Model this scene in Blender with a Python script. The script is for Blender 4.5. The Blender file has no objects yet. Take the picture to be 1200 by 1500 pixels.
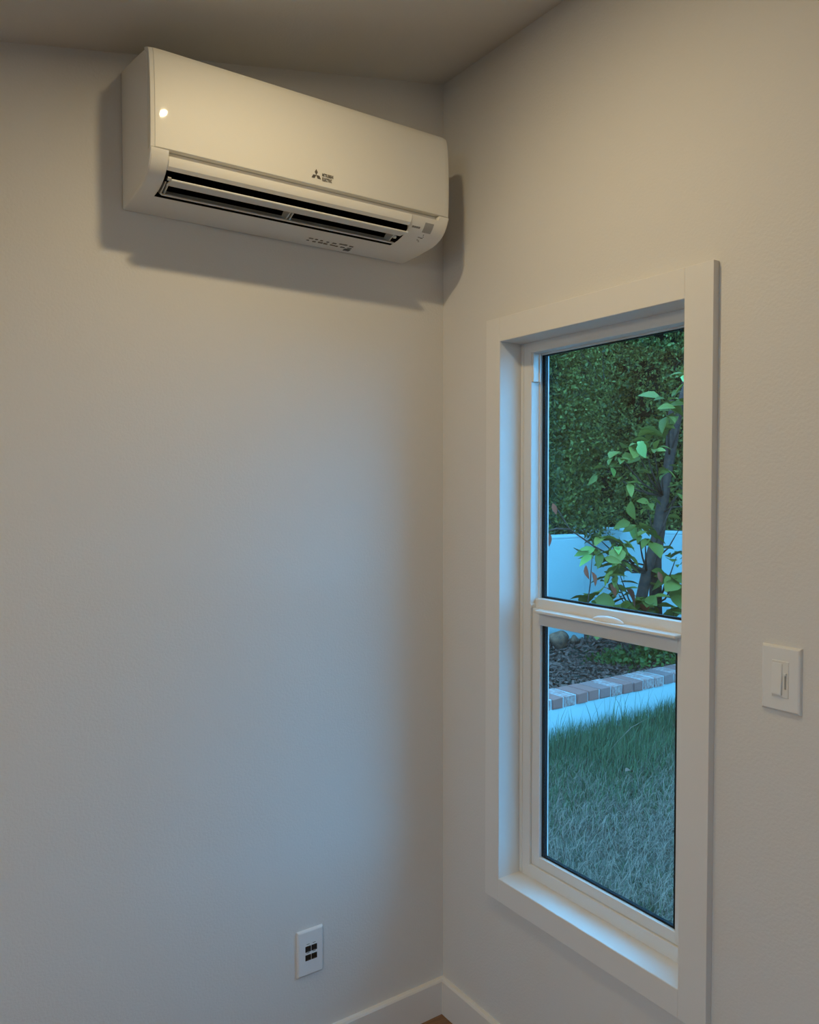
import bpy, bmesh, math, random
import numpy as np
from mathutils import Vector, Matrix

random.seed(7)
rng = np.random.default_rng(7)
scene = bpy.context.scene
C = scene.collection

# ------------------------------------------------------------------ camera, world, exposure
CAM = (-1.35964, -1.80625, 1.52379)
YAW, PITCH, ROLL, FPX = 0.602627, -0.0304549, -0.000725, 1154.816
cd = bpy.data.cameras.new('camera')
cam = bpy.data.objects.new('camera', cd)
C.objects.link(cam)
cd.sensor_fit = 'HORIZONTAL'
cd.sensor_width = 36.0
cd.lens = FPX / 1200.0 * 36.0
cd.clip_start = 0.02
fw = Vector((math.sin(YAW) * math.cos(PITCH), math.cos(YAW) * math.cos(PITCH), math.sin(PITCH)))
rt = Vector((math.cos(YAW), -math.sin(YAW), 0))
up = rt.cross(fw)
r2 = rt * math.cos(ROLL) + up * math.sin(ROLL)
u2 = -rt * math.sin(ROLL) + up * math.cos(ROLL)
cam.matrix_world = Matrix(((r2.x, u2.x, -fw.x, CAM[0]), (r2.y, u2.y, -fw.y, CAM[1]),
                           (r2.z, u2.z, -fw.z, CAM[2]), (0, 0, 0, 1)))
scene.camera = cam

SKY_COLOR, SKY_STRENGTH = (0.108, 0.49, 1.0), 7.4         # even dusk sky
LAMP_COLOR, LAMP_STRENGTH = (1.0, 0.79, 0.465), 640.0      # warm ceiling lamp by the air conditioner
FILL_COLOR, FILL_STRENGTH = (1.0, 0.79, 0.465), 335.0           # added fill light, built like a wider ceiling lamp
world = bpy.data.worlds.new('dusk_sky')
scene.world = world
world.use_nodes = True
bg = world.node_tree.nodes['Background']
bg.inputs['Color'].default_value = (*SKY_COLOR, 1)
bg.inputs['Strength'].default_value = SKY_STRENGTH
vs = scene.view_settings
vs.view_transform = 'Standard'
vs.look = 'None'
vs.gamma = 1.0
vs.use_curve_mapping = False
vs.exposure = 0.0


# ------------------------------------------------------------------ materials
def mat(name, color, rough=0.6, spec=0.5, color2=None, scale=20.0, bump=0.0, bump_scale=200.0,
        metallic=0.0, rnd=None, coat=0.0, detail=4.0, stretch=None):
    m = bpy.data.materials.new(name)
    m.use_nodes = True
    nt = m.node_tree
    b = nt.nodes['Principled BSDF']
    b.inputs['Base Color'].default_value = (*color, 1)
    b.inputs['Roughness'].default_value = rough
    b.inputs['Specular IOR Level'].default_value = spec
    b.inputs['Metallic'].default_value = metallic
    b.inputs['Coat Weight'].default_value = coat
    b.inputs['Coat Roughness'].default_value = 0.05
    tc = nt.nodes.new('ShaderNodeTexCoord')
    vec = tc.outputs['Object']
    if stretch:
        mp = nt.nodes.new('ShaderNodeMapping')
        mp.inputs['Scale'].default_value = stretch
        nt.links.new(vec, mp.inputs['Vector'])
        vec = mp.outputs['Vector']
    if color2 is not None:
        mix = nt.nodes.new('ShaderNodeMix')
        mix.data_type = 'RGBA'
        mix.inputs['A'].default_value = (*color, 1)
        mix.inputs['B'].default_value = (*color2, 1)
        if rnd == 'island':
            g = nt.nodes.new('ShaderNodeNewGeometry')
            nt.links.new(g.outputs['Random Per Island'], mix.inputs['Factor'])
        elif rnd == 'object':
            g = nt.nodes.new('ShaderNodeObjectInfo')
            nt.links.new(g.outputs['Random'], mix.inputs['Factor'])
        else:
            n = nt.nodes.new('ShaderNodeTexNoise')
            n.inputs['Scale'].default_value = scale
            n.inputs['Detail'].default_value = detail
            nt.links.new(vec, n.inputs['Vector'])
            rp = nt.nodes.new('ShaderNodeMapRange')
            rp.inputs['From Min'].default_value = 0.35
            rp.inputs['From Max'].default_value = 0.65
            nt.links.new(n.outputs['Fac'], rp.inputs['Value'])
            nt.links.new(rp.outputs['Result'], mix.inputs['Factor'])
        nt.links.new(mix.outputs['Result'], b.inputs['Base Color'])
    if bump > 0:
        n2 = nt.nodes.new('ShaderNodeTexNoise')
        n2.inputs['Scale'].default_value = bump_scale
        n2.inputs['Detail'].default_value = 3.0
        nt.links.new(vec, n2.inputs['Vector'])
        bp = nt.nodes.new('ShaderNodeBump')
        bp.inputs['Strength'].default_value = bump
        bp.inputs['Distance'].default_value = 0.002
        nt.links.new(n2.outputs['Fac'], bp.inputs['Height'])
        nt.links.new(bp.outputs['Normal'], b.inputs['Normal'])
    return m


def glass_mat():
    m = bpy.data.materials.new('window_glass')
    m.use_nodes = True
    nt = m.node_tree
    nt.nodes.remove(nt.nodes['Principled BSDF'])
    out = nt.nodes['Material Output']
    tr = nt.nodes.new('ShaderNodeBsdfTransparent')
    tr.inputs['Color'].default_value = (0.93, 0.965, 0.955, 1)
    gl = nt.nodes.new('ShaderNodeBsdfGlossy')
    gl.inputs['Roughness'].default_value = 0.0
    lw = nt.nodes.new('ShaderNodeLayerWeight')       # 1 - cosine, the same on both faces
    lw.inputs['Blend'].default_value = 0.5
    pw = nt.nodes.new('ShaderNodeMath')
    pw.operation = 'POWER'
    pw.inputs[1].default_value = 5.0
    nt.links.new(lw.outputs['Facing'], pw.inputs[0])
    fr = nt.nodes.new('ShaderNodeMath')
    fr.operation = 'MULTIPLY_ADD'
    fr.inputs[1].default_value = 0.96
    fr.inputs[2].default_value = 0.02
    nt.links.new(pw.outputs[0], fr.inputs[0])
    mx = nt.nodes.new('ShaderNodeMixShader')
    nt.links.new(fr.outputs[0], mx.inputs['Fac'])
    nt.links.new(tr.outputs['BSDF'], mx.inputs[1])
    nt.links.new(gl.outputs['BSDF'], mx.inputs[2])
    nt.links.new(mx.outputs['Shader'], out.inputs['Surface'])
    return m


def emit_mat(name, color, strength):
    m = bpy.data.materials.new(name)
    m.use_nodes = True
    b = m.node_tree.nodes['Principled BSDF']
    b.inputs['Base Color'].default_value = (0.8, 0.8, 0.8, 1)
    b.inputs['Emission Color'].default_value = (*color, 1)
    b.inputs['Emission Strength'].default_value = strength
    return m


def leaf_mat(name, c1, c2, rnd, rough=0.45, transl=0.25):
    m = mat(name, c1, rough, 0.22, color2=c2, rnd=rnd)
    nt = m.node_tree
    b = nt.nodes['Principled BSDF']
    out = nt.nodes['Material Output']
    t = nt.nodes.new('ShaderNodeBsdfTranslucent')
    src = b.inputs['Base Color'].links[0].from_socket
    nt.links.new(src, t.inputs['Color'])
    mx = nt.nodes.new('ShaderNodeMixShader')
    mx.inputs['Fac'].default_value = transl
    nt.links.new(b.outputs['BSDF'], mx.inputs[1])
    nt.links.new(t.outputs['BSDF'], mx.inputs[2])
    nt.links.new(mx.outputs['Shader'], out.inputs['Surface'])
    return m


M = {}
M['wall'] = mat('wall_paint', (0.70, 0.685, 0.66), 0.75, 0.3, bump=0.35, bump_scale=170)
M['ceiling'] = mat('ceiling_paint', (0.66, 0.645, 0.62), 0.8, 0.25, bump=0.3, bump_scale=170)
M['trim'] = mat('trim_paint', (0.76, 0.745, 0.715), 0.42, 0.45, bump=0.06, bump_scale=90)
M['vinyl'] = mat('white_vinyl', (0.74, 0.735, 0.71), 0.38, 0.45)
M['plate'] = mat('white_plate_plastic', (0.76, 0.765, 0.76), 0.3, 0.5)
M['plate_dark'] = mat('black_jack_plastic', (0.006, 0.006, 0.008), 0.4, 0.5)
M['plate_gold'] = mat('jack_contacts', (0.06, 0.05, 0.03), 0.4, 0.5, metallic=0.8)
M['ac'] = mat('ac_plastic', (0.80, 0.785, 0.74), 0.34, 0.5)
M['ac_panel'] = mat('ac_panel_gloss', (0.73, 0.72, 0.68), 0.5, 0.4, coat=0.5)
M['ac_vane'] = mat('ac_vane_plastic', (0.72, 0.72, 0.70), 0.4, 0.5)
M['ac_dark'] = mat('ac_duct_black', (0.006, 0.006, 0.006), 0.7, 0.2)
M['ac_sensor'] = mat('ac_sensor_grey', (0.34, 0.33, 0.31), 0.3, 0.5)
M['ink'] = mat('dark_ink', (0.10, 0.09, 0.08), 0.5, 0.3)
M['ink_light'] = mat('grey_ink', (0.22, 0.20, 0.18), 0.5, 0.3)
M['chrome'] = mat('pivot_metal', (0.7, 0.7, 0.7), 0.25, 0.5, metallic=0.9)
M['spacer'] = mat('black_spacer', (0.004, 0.006, 0.010), 0.6, 0.2)
M['glass'] = glass_mat()
M['wood'] = mat('oak_plank', (0.30, 0.155, 0.065), 0.4, 0.45, color2=(0.17, 0.08, 0.032), scale=9.0,
                stretch=(1.0, 14.0, 14.0), bump=0.1, bump_scale=30)
M['subfloor'] = mat('subfloor', (0.10, 0.06, 0.03), 0.8)
M['stucco'] = mat('white_stucco', (0.55, 0.55, 0.54), 0.9, 0.2, bump=0.6, bump_scale=60)
M['stucco_house'] = mat('house_stucco', (0.6, 0.6, 0.58), 0.9, 0.2, bump=0.6, bump_scale=60)
M['soil'] = mat('soil', (0.07, 0.05, 0.035), 0.95, 0.1, color2=(0.035, 0.025, 0.018), scale=25, bump=0.8, bump_scale=40)
M['turf'] = mat('turf_soil', (0.14, 0.08, 0.055), 0.95, 0.1, color2=(0.06, 0.05, 0.03), scale=7, bump=0.8, bump_scale=60)
M['lamp'] = emit_mat('lamp_lens', LAMP_COLOR, LAMP_STRENGTH)
M['fill_lamp'] = emit_mat('fill_lamp_lens', FILL_COLOR, FILL_STRENGTH)


# ------------------------------------------------------------------ mesh helpers
def link(o, parent=None):
    C.objects.link(o)
    if parent is not None:
        o.parent = parent
    return o


def obj(name, bm, m, parent=None, smooth=False, loc=None):
    me = bpy.data.meshes.new(name)
    bm.normal_update()
    bm.to_mesh(me)
    bm.free()
    for mm in (m if isinstance(m, (list, tuple)) else [m]):
        me.materials.append(mm)
    if smooth:
        me.shade_smooth()
    o = bpy.data.objects.new(name, me)
    if loc is not None:
        o.location = loc
    return link(o, parent)


def empty(name, loc=(0, 0, 0)):
    e = bpy.data.objects.new(name, None)
    e.location = loc
    e.empty_display_size = 0.05
    C.objects.link(e)
    return e


def rel(parent):
    """offset that turns world coordinates into coordinates of a parent at this spot"""
    return -Vector(parent.location)


def tag(o, label, cat, group=None, kind=None):
    o['label'] = label
    if cat:
        o['category'] = cat
    if group:
        o['group'] = group
    if kind:
        o['kind'] = kind
    return o


def box(x0, x1, y0, y1, z0, z1, bev=0.0, seg=2, off=Vector((0, 0, 0)), bm=None):
    own = bm is None
    b2 = bmesh.new()
    bmesh.ops.create_cube(b2, size=1.0)
    for v in b2.verts:
        v.co = Vector((x0 + (v.co.x + .5) * (x1 - x0), y0 + (v.co.y + .5) * (y1 - y0), z0 + (v.co.z + .5) * (z1 - z0))) + off
    if bev > 0:
        bmesh.ops.bevel(b2, geom=list(b2.edges), offset=bev, segments=seg, profile=0.5, affect='EDGES')
    if own:
        return b2
    me = bpy.data.meshes.new('tmp')
    b2.to_mesh(me)
    b2.free()
    bm.from_mesh(me)
    bpy.data.meshes.remove(me)
    return bm


def poly_mesh(name, verts, faces, mats, parent=None, smooth=False, mi=None):
    me = bpy.data.meshes.new(name)
    me.from_pydata([tuple(v) for v in verts], [], faces)
    for mm in (mats if isinstance(mats, (list, tuple)) else [mats]):
        me.materials.append(mm)
    if mi is not None:
        me.polygons.foreach_set('material_index', mi)
    bm = bmesh.new()
    bm.from_mesh(me)
    bmesh.ops.recalc_face_normals(bm, faces=bm.faces)
    bm.to_mesh(me)
    bm.free()
    if smooth:
        me.shade_smooth()
    o = bpy.data.objects.new(name, me)
    return link(o, parent)


def tube_bm(pts, radii, sides=8):
    bm = bmesh.new()
    rings = []
    for i, p in enumerate(pts):
        p = Vector(p)
        a = Vector(pts[max(i - 1, 0)])
        b = Vector(pts[min(i + 1, len(pts) - 1)])
        t = (b - a).normalized()
        n = t.orthogonal().normalized() if abs(t.z) > 0.95 else t.cross(Vector((0, 0, 1))).normalized()
        m = t.cross(n)
        rings.append([bm.verts.new(p + (n * math.cos(2 * math.pi * k / sides) + m * math.sin(2 * math.pi * k / sides)) * radii[i])
                      for k in range(sides)])
    for i in range(len(rings) - 1):
        for k in range(sides):
            bm.faces.new((rings[i][k], rings[i][(k + 1) % sides], rings[i + 1][(k + 1) % sides], rings[i + 1][k]))
    bm.faces.new(list(reversed(rings[0])))
    bm.faces.new(rings[-1])
    bmesh.ops.recalc_face_normals(bm, faces=bm.faces)
    return bm


# ------------------------------------------------------------------ room shell
XL, YB = -2.9, -4.0                    # far sides of the room, behind the camera
ZC, SL = 2.660, 0.207                  # ceiling height at the window wall, and its slope along x
WT = 0.15                              # outer wall thickness


def zc(x):
    return ZC + SL * x


HY0, HY1, HZ0, HZ1 = -0.830, -0.2525, 0.4905, 1.9106     # hole for the window (jambs line it)


def struct(o):
    o['kind'] = 'structure'
    return o


# wall with the window: x 0 .. WT
yy = [YB - 0.1, HY0, HY1, 0.15]
zz = [-0.25, HZ0, HZ1, ZC + 0.05]
V, F = [], []
for x in (0.0, WT):
    for y in yy:
        for z in zz:
            V.append((x, y, z))


def vid(s, i, j):
    return s * 16 + i * 4 + j


for s in (0, 1):
    for i in range(3):
        for j in range(3):
            if i == 1 and j == 1:
                continue
            F.append((vid(s, i, j), vid(s, i + 1, j), vid(s, i + 1, j + 1), vid(s, i, j + 1)))
for (a, b) in (((1, 1), (2, 1)), ((2, 1), (2, 2)), ((2, 2), (1, 2)), ((1, 2), (1, 1))):
    F.append((vid(0, *a), vid(0, *b), vid(1, *b), vid(1, *a)))
for k in range(3):
    F.append((vid(0, k, 0), vid(0, k + 1, 0), vid(1, k + 1, 0), vid(1, k, 0)))
    F.append((vid(0, k, 3), vid(0, k + 1, 3), vid(1, k + 1, 3), vid(1, k, 3)))
    F.append((vid(0, 0, k), vid(0, 0, k + 1), vid(1, 0, k + 1), vid(1, 0, k)))
    F.append((vid(0, 3, k), vid(0, 3, k + 1), vid(1, 3, k + 1), vid(1, 3, k)))
struct(poly_mesh('wall_right', V, F, M['wall']))


def gable_wall(name, y0, y1):
    v, f = [], []
    prof = [(XL - 0.1, -0.25), (0.0, -0.25), (0.0, zc(0) + .03), (XL - 0.1, zc(XL - 0.1) + .03)]
    for y in (y0, y1):
        v += [(x, y, z) for x, z in prof]
    f = [(0, 1, 2, 3), (4, 7, 6, 5)] + [(i, (i + 1) % 4, 4 + (i + 1) % 4, 4 + i) for i in range(4)]
    return struct(poly_mesh(name, v, f, M['wall']))


gable_wall('wall_left', 0.0, 0.15)
gable_wall('wall_rear', YB - 0.1, YB)
# side wall opposite the window, with an unseen door opening added to let in sky fill
DY0, DY1, DZ1 = -2.55, -1.85, 1.98
v, f = [], []
zt = zc(XL) + .03
for x in (XL - .1, XL):
    v += [(x, YB, -.25), (x, DY0, -.25), (x, DY1, -.25), (x, 0.0, -.25), (x, DY0, DZ1), (x, DY1, DZ1), (x, YB, zt), (x, DY0, zt), (x, DY1, zt), (x, 0.0, zt)]
for b0 in (0, 10):
    f += [tuple(b0 + i for i in q) for q in ((0, 1, 4, 7, 6), (4, 5, 8, 7), (2, 3, 9, 8, 5))]
for a, b_ in ((0, 1), (1, 4), (4, 5), (5, 2), (2, 3), (3, 9), (9, 8), (8, 7), (7, 6), (6, 0)):
    f.append((a, b_, b_ + 10, a + 10))
struct(poly_mesh('wall_side', v, f, M['wall']))
# sloping ceiling slab
v = []
for y in (YB - 0.3, 0.3):
    for x, t in ((XL - 0.3, 0), (WT + 0.05, 0), (WT + 0.05, .12), (XL - 0.3, .12)):
        v.append((x, y, zc(x) + t))
struct(poly_mesh('ceiling', v, [(0, 1, 2, 3), (4, 7, 6, 5)] + [(i, (i + 1) % 4, 4 + (i + 1) % 4, 4 + i) for i in range(4)], M['ceiling']))

# floor: planks of their own on a subfloor
floor = struct(obj('floor', box(XL, 0.0, YB, 0.0, -0.10, -0.012), M['subfloor']))
PW, PL = 0.185, 1.25
plank_mesh = {}
nrow = int(math.ceil(-YB / PW))
for r in range(nrow):
    y1 = -r * PW
    y0 = max(y1 - PW, YB)
    x = 0.0 - (0.0 if r == 0 else 0.0)
    first = (0.55, 1.05, 0.3, 0.8)[r % 4]
    k = 0
    while x > XL + 0.01:
        ln = first if k == 0 else PL
        x0 = max(x - ln, XL)
        key = (round(x - x0, 3), round(y1 - y0, 3))
        if key not in plank_mesh:
            b = box(-key[0] / 2 + .0008, key[0] / 2 - .0008, -key[1] / 2 + .0008, key[1] / 2 - .0008, -0.012, 0.0, 0.0015, 1)
            me = bpy.data.meshes.new('plank')
            b.to_mesh(me)
            b.free()
            me.materials.append(M['wood'])
            plank_mesh[key] = me
        p = bpy.data.objects.new('plank', plank_mesh[key])
        p.location = ((x + x0) / 2, (y0 + y1) / 2, 0)
        link(p, floor)
        x = x0
        k += 1


# baseboards with an eased top edge
def baseboard(name, horizontal):
    t, h = 0.015, 0.1025
    prof = [(0, 0.001), (t, 0.001), (t, h - .006), (t - .003, h - .001), (t - .006, h), (0, h)]
    v, f = [], []
    n = len(prof)
    if horizontal:       # along the left wall (y = 0)
        ends = (XL, 0.0)
        for x in ends:
            v += [(x, -d, z) for d, z in prof]
    else:
        ends = (YB, -t)
        for y in ends:
            v += [(-d, y, z) for d, z in prof]
    f = [tuple(range(n)), tuple(range(2 * n - 1, n - 1, -1))] + [(i, (i + 1) % n, n + (i + 1) % n, n + i) for i in range(n)]
    return struct(poly_mesh(name, v, f, M['trim']))


baseboard('baseboard_left', True)
baseboard('baseboard_right', False)

# ------------------------------------------------------------------ window
OY0, OY1, OZ0, OZ1 = -0.818, -0.2645, 0.5025, 1.8986      # clear opening
W = empty('window_1', (0, (OY0 + OY1) / 2, OZ0))
struct(W)
W['label'] = 'white single-hung window with flat wide casing, looking onto the garden'
o_ = rel(W)
cw, ct = 0.0615, 0.018
CY0, CY1, CZ0, CZ1 = -0.8835, -0.2110, 0.4424, 1.9601


def wpart(name, b, m, parent=W, smooth=False):
    o = obj(name, b, m, parent, smooth)
    return o


def wbox(name, x0, x1, y0, y1, z0, z1, bev, m, parent=W):
    if parent is W:
        return wpart(name, box(x0, x1, y0, y1, z0, z1, bev, 2, o_), m)
    off = o_ - Vector(parent.location)
    return obj(name, box(x0, x1, y0, y1, z0, z1, bev, 2, off), m, parent)


# casing: two side boards and head and bottom boards
wbox('casing_board', -ct, 0, CY0, OY0 - .0005, CZ0, CZ1, .0008, M['trim'])
wbox('casing_board', -ct, 0, OY1 + .0005, CY1, CZ0, CZ1, .0008, M['trim'])
wbox('casing_board', -ct, 0, OY0 - .0005, OY1 + .0005, OZ1, CZ1, .0012, M['trim'])
wbox('casing_board', -ct, 0, OY0 - .0005, OY1 + .0005, CZ0, OZ0, .0012, M['trim'])
# jamb boards lining the hole
FX = 0.056
wbox('jamb_board', -ct + .0012, WT - .01, HY0, OY0 + .0003, HZ0, HZ1, 0, M['trim'])
wbox('jamb_board', -ct + .0012, WT - .01, OY1 - .0003, HY1, HZ0, HZ1, 0, M['trim'])
wbox('jamb_board', -ct + .0012, WT - .01, OY0, OY1, OZ1 - .0003, HZ1, 0, M['trim'])
wbox('sill_board', -ct + .0012, WT - .01, OY0, OY1, HZ0, OZ0 + .0003, 0, M['trim'])
# vinyl frame
fr = bmesh.new()
fb = 0.0385
BX = 0.112
box(FX, BX, OY1 - fb, OY1, OZ0, OZ1, .0015, 2, o_, fr)
box(FX, BX, OY0, OY0 + fb, OZ0, OZ1, .0015, 2, o_, fr)
box(FX, BX, OY0 + fb - .001, OY1 - fb + .001, OZ1 - .0275, OZ1, .0015, 2, o_, fr)
box(FX, BX, OY0 + fb - .001, OY1 - fb + .001, OZ0, OZ0 + .034, .0015, 2, o_, fr)
frame = wpart('window_frame', fr, M['vinyl'])
frame['label'] = 'white vinyl outer frame'
UY0, UY1 = OY0 + fb, OY1 - fb
# raised nib along the frame face
wbox('frame_stop', FX - .003, FX + .002, OY1 - fb * .30, OY1 - .002, OZ0 + .003, OZ1 - .003, .0008, M['vinyl'])
# upper fixed sash: slim rail at the bottom, glass at x = .095
us = bmesh.new()
box(.072, .108, UY0, UY1, 1.196, 1.236, .002, 2, o_, us)
box(.084, .108, UY1 - .004, UY1, 1.23, OZ1 - .0275, .001, 2, o_, us)
box(.084, .108, UY0, UY0 + .004, 1.23, OZ1 - .0275, .001, 2, o_, us)
box(.084, .108, UY0, UY1, OZ1 - .0315, OZ1 - .0275, .001, 2, o_, us)
usash = wpart('upper_sash', us, M['vinyl'])


def glazing(parent, x, y0, y1, z0, z1):
    g = wbox('pane', x, x + .003, y0, y1, z0, z1, 0, M['glass'], parent)
    s = bmesh.new()
    w = .0125
    a, c = x + .004, x + .013
    for q in ((y0, y0 + w, z0, z1), (y1 - w, y1, z0, z1), (y0 + w, y1 - w, z0, z0 + w * .55), (y0 + w, y1 - w, z1 - w * .3, z1)):
        box(a, c, q[0], q[1], q[2], q[3], 0, 1, o_, s)
    wpart('spacer', s, M['spacer'], parent)
    e = bmesh.new()
    box(c, c + .003, y1 - w - .0010, y1 - w + .001, z0, z1, 0, 1, o_, e)
    box(c, c + .003, y0 + w - .001, y0 + w + .0010, z0, z1, 0, 1, o_, e)
    wpart('glazing_bead', e, M['vinyl'], parent)
    wbox('pane', x + .0135, x + .0165, y0, y1, z0, z1, 0, M['glass'], parent)
    return g


glazing(usash, .088, UY0 + .003, UY1 - .002, 1.234, OZ1 - .030)
# lower moving sash
ls = bmesh.new()
st = .0295
SX0, SX1 = .062, .080
LZ0, LZ1 = OZ0 + .0345, 1.212
box(SX0, SX1 + .006, UY1 - st, UY1 - .0008, LZ0, LZ1, .0015, 2, o_, ls)
box(SX0, SX1 + .006, UY0 + .0008, UY0 + st, LZ0, LZ1, .0015, 2, o_, ls)
box(SX0, SX1 + .006, UY0 + st - .001, UY1 - st + .001, LZ0, LZ0 + .027, .0015, 2, o_, ls)
box(SX0, SX1 + .006, UY0 + st - .001, UY1 - st + .001, 1.170, LZ1, .0015, 2, o_, ls)
lsash = wpart('lower_sash', ls, M['vinyl'])
glazing(lsash, .067, UY0 + st - .002, UY1 - st + .002, LZ0 + .025, 1.172)
wbox('lift_rail', .036, SX0 + .002, OY0 + .055, UY1 - .032, 1.2055, 1.2125, .0018, M['vinyl'], lsash)
# sash lock: long rounded lever lying on the lift rail
b = bmesh.new()
bmesh.ops.create_uvsphere(b, u_segments=20, v_segments=12, radius=1.0)
for q in b.verts:
    yq = q.co.y
    q.co = Vector((.055 + q.co.x * .013 * (1 + .3 * yq), -.565 + yq * .048, 1.2125 + max(q.co.z, -.05) * .013)) + o_
lock = wpart('sash_lock', b, M['vinyl'], lsash, True)
# short balance cover in the left channel, near the top
cover = wbox('channel_cover', .058, .083, UY1 - .006, UY1 + .0005, 1.797, OZ1 - .0275, .0012, M['vinyl'])
wbox('channel_rib', .078, .0815, UY1 - .0095, UY1 - .0055, 1.797, OZ1 - .0275, .0006, M['vinyl'], cover)
# meeting shoulder on the frame
wbox('frame_shoulder', FX - .001, .088, UY1 - .004, UY1 + .001, 1.212, 1.222, .001, M['vinyl'])

# ------------------------------------------------------------------ glass door added in the side wall for sky fill light
D = struct(empty('fill_door_1', (XL, (DY0 + DY1) / 2, 0)))
od = rel(D)
dfm = bmesh.new()
for q in ((DY0, DY0 + .05, -.02, DZ1), (DY1 - .05, DY1, -.02, DZ1), (DY0 + .05, DY1 - .05, DZ1 - .05, DZ1), (DY0 + .05, DY1 - .05, -.02, .02)):
    box(XL - .095, XL - .005, q[0], q[1], q[2], q[3], .003, 2, od, dfm)
obj('fill_door_frame', dfm, M['vinyl'], D)
y0, y1 = DY0 + .05, DY1 - .05
lf = bmesh.new()
for q in ((y0, y0 + .06, .02, DZ1 - .05), (y1 - .06, y1, .02, DZ1 - .05), (y0 + .06, y1 - .06, DZ1 - .12, DZ1 - .05), (y0 + .06, y1 - .06, .02, .12)):
    box(XL - .07, XL - .03, q[0], q[1], q[2], q[3], .003, 2, od, lf)
leaf_ = obj('fill_door_leaf', lf, M['vinyl'], D)
obj('pane', box(XL - .055, XL - .049, y0 + .055, y1 - .055, .115, DZ1 - .115, 0, 1, od), M['glass'], leaf_)
obj('handle', box(XL - .03, XL - .005, y1 - .045, y1 - .02, .95, 1.15, .006, 2, od), M['vinyl'], leaf_)

# ------------------------------------------------------------------ air conditioner
AX0, AX1 = -0.884, -0.137
A = empty('air_conditioner', ((AX0 + AX1) / 2, 0, 2.136))
tag(A, 'white wall-mounted split air conditioner high in the corner beside the ceiling', 'air conditioner')
oa = rel(A)
SX_L, SX_R = -0.846, -0.250        # outlet slot ends
GR_R = -0.170                      # end of the groove under the panel
# (y, z) outlines with the same number of points: E at the ends, G groove only, S through the outlet slot
E_ = [(-.0025, 2.137), (-.08, 2.140), (-.104, 2.1425), (-.110, 2.1428), (-.120, 2.1435), (-.139, 2.1455), (-.158, 2.150), (-.172, 2.1555),
      (-.184, 2.163), (-.192, 2.170), (-.199, 2.179), (-.2035, 2.187), (-.2065, 2.194), (-.2085, 2.2005), (-.2088, 2.2025), (-.190, 2.2030), (-.190, 2.396), (-.175, 2.408), (-.09, 2.424), (-.0025, 2.437)]
G_ = list(E_)
G_[12] = (-.2060, 2.1925)
G_[13] = (-.1950, 2.1935)
G_[14] = (-.1945, 2.2030)
S_ = list(G_)
S_[2] = (-.105, 2.1430)
S_[3] = (-.096, 2.150)
S_[4] = (-.070, 2.185)
S_[5] = (-.085, 2.235)
S_[6] = (-.125, 2.232)
S_[7] = (-.165, 2.190)
S_[8] = (-.186, 2.173)
S_[9] = (-.1935, 2.1685)
S_[10] = (-.2005, 2.1745)
S_[11] = (-.2050, 2.184)


def inset(pr, d):
    cy, cz = -.1, 2.28
    return [(y if y > -.004 else y + d * (1 if y < cy else 0), z + (d if z < 2.20 else -d if z > 2.39 else 0)) for y, z in pr]


cols = [(AX0, inset(E_, .003)), (AX0 + .0012, inset(E_, .001)), (AX0 + .004, E_), (SX_L - .001, E_), (SX_L, S_), (SX_R, S_), (SX_R + .001, G_), (GR_R, G_), (GR_R + .001, E_),
        (AX1 - .006, E_), (AX1 - .002, inset(E_, .0015)), (AX1, inset(E_, .005))]
n = len(E_)
V = [Vector((x, y, z)) + oa for x, pr in cols for y, z in pr]
F, MI = [], []
for i in range(len(cols) - 1):
    for j in range(n):
        F.append((i * n + j, i * n + (j + 1) % n, (i + 1) * n + (j + 1) % n, (i + 1) * n + j))
        duct = (3 <= i <= 5) and (2 <= j <= 7)
        MI.append(1 if duct else 0)
F.append(tuple(range(n)))
F.append(tuple(range(len(cols) * n - 1, (len(cols) - 1) * n - 1, -1)))
MI += [0, 0]
body = poly_mesh('body', V, F, [M['ac'], M['ac_dark']], A, True, MI)
es = body.modifiers.new('edge', 'EDGE_SPLIT')
es.split_angle = math.radians(22)
body['label'] = 'white plastic casing with a dark air outlet slot'

# front panel: slightly bowed sheet with rolled side and top edges
pz = [2.2042, 2.2055, 2.23, 2.26, 2.30, 2.34, 2.37, 2.388, 2.398, 2.404, 2.409, 2.4125]
py = [-.2075, -.2090, -.2105, -.2112, -.2110, -.2095, -.2070, -.2045, -.2015, -.1975, -.188, -.176]
pcols = [(AX0 + .0005, .0085), (AX0 + .0015, .0050), (AX0 + .004, .0042), (AX0 + .0090, .0030), (AX0 + .0100, .0016), (AX0 + .0150, .00105), (AX0 + .021, .00065), (AX0 + .031, .0002), (AX0 + .045, .0), (AX0 + .10, .0), (AX1 - .0165, .0), (AX1 - .0145, .0006), (AX1 - .005, .0018), (AX1 - .002, .0035), (AX1, .007)]
V, F = [], []
m_ = len(pz)
for x, d in pcols:
    for y, z in zip(py, pz):
        V.append(Vector((x, y + d, z)) + oa)
nb = len(V)
for x, d in pcols:
    for y, z in zip(py, pz):
        V.append(Vector((x, -.1895 if z < 2.40 else -.1735, z - (0 if z < 2.395 else .004))) + oa)
for i in range(len(pcols) - 1):
    for j in range(m_ - 1):
        a = i * m_ + j
        F.append((a, a + 1, a + m_ + 1, a + m_))
        F.append((nb + a, nb + a + m_, nb + a + m_ + 1, nb + a + 1))
    F.append((i * m_, (i + 1) * m_, nb + (i + 1) * m_, nb + i * m_))
    F.append((i * m_ + m_ - 1, nb + i * m_ + m_ - 1, nb + (i + 1) * m_ + m_ - 1, (i + 1) * m_ + m_ - 1))
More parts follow.
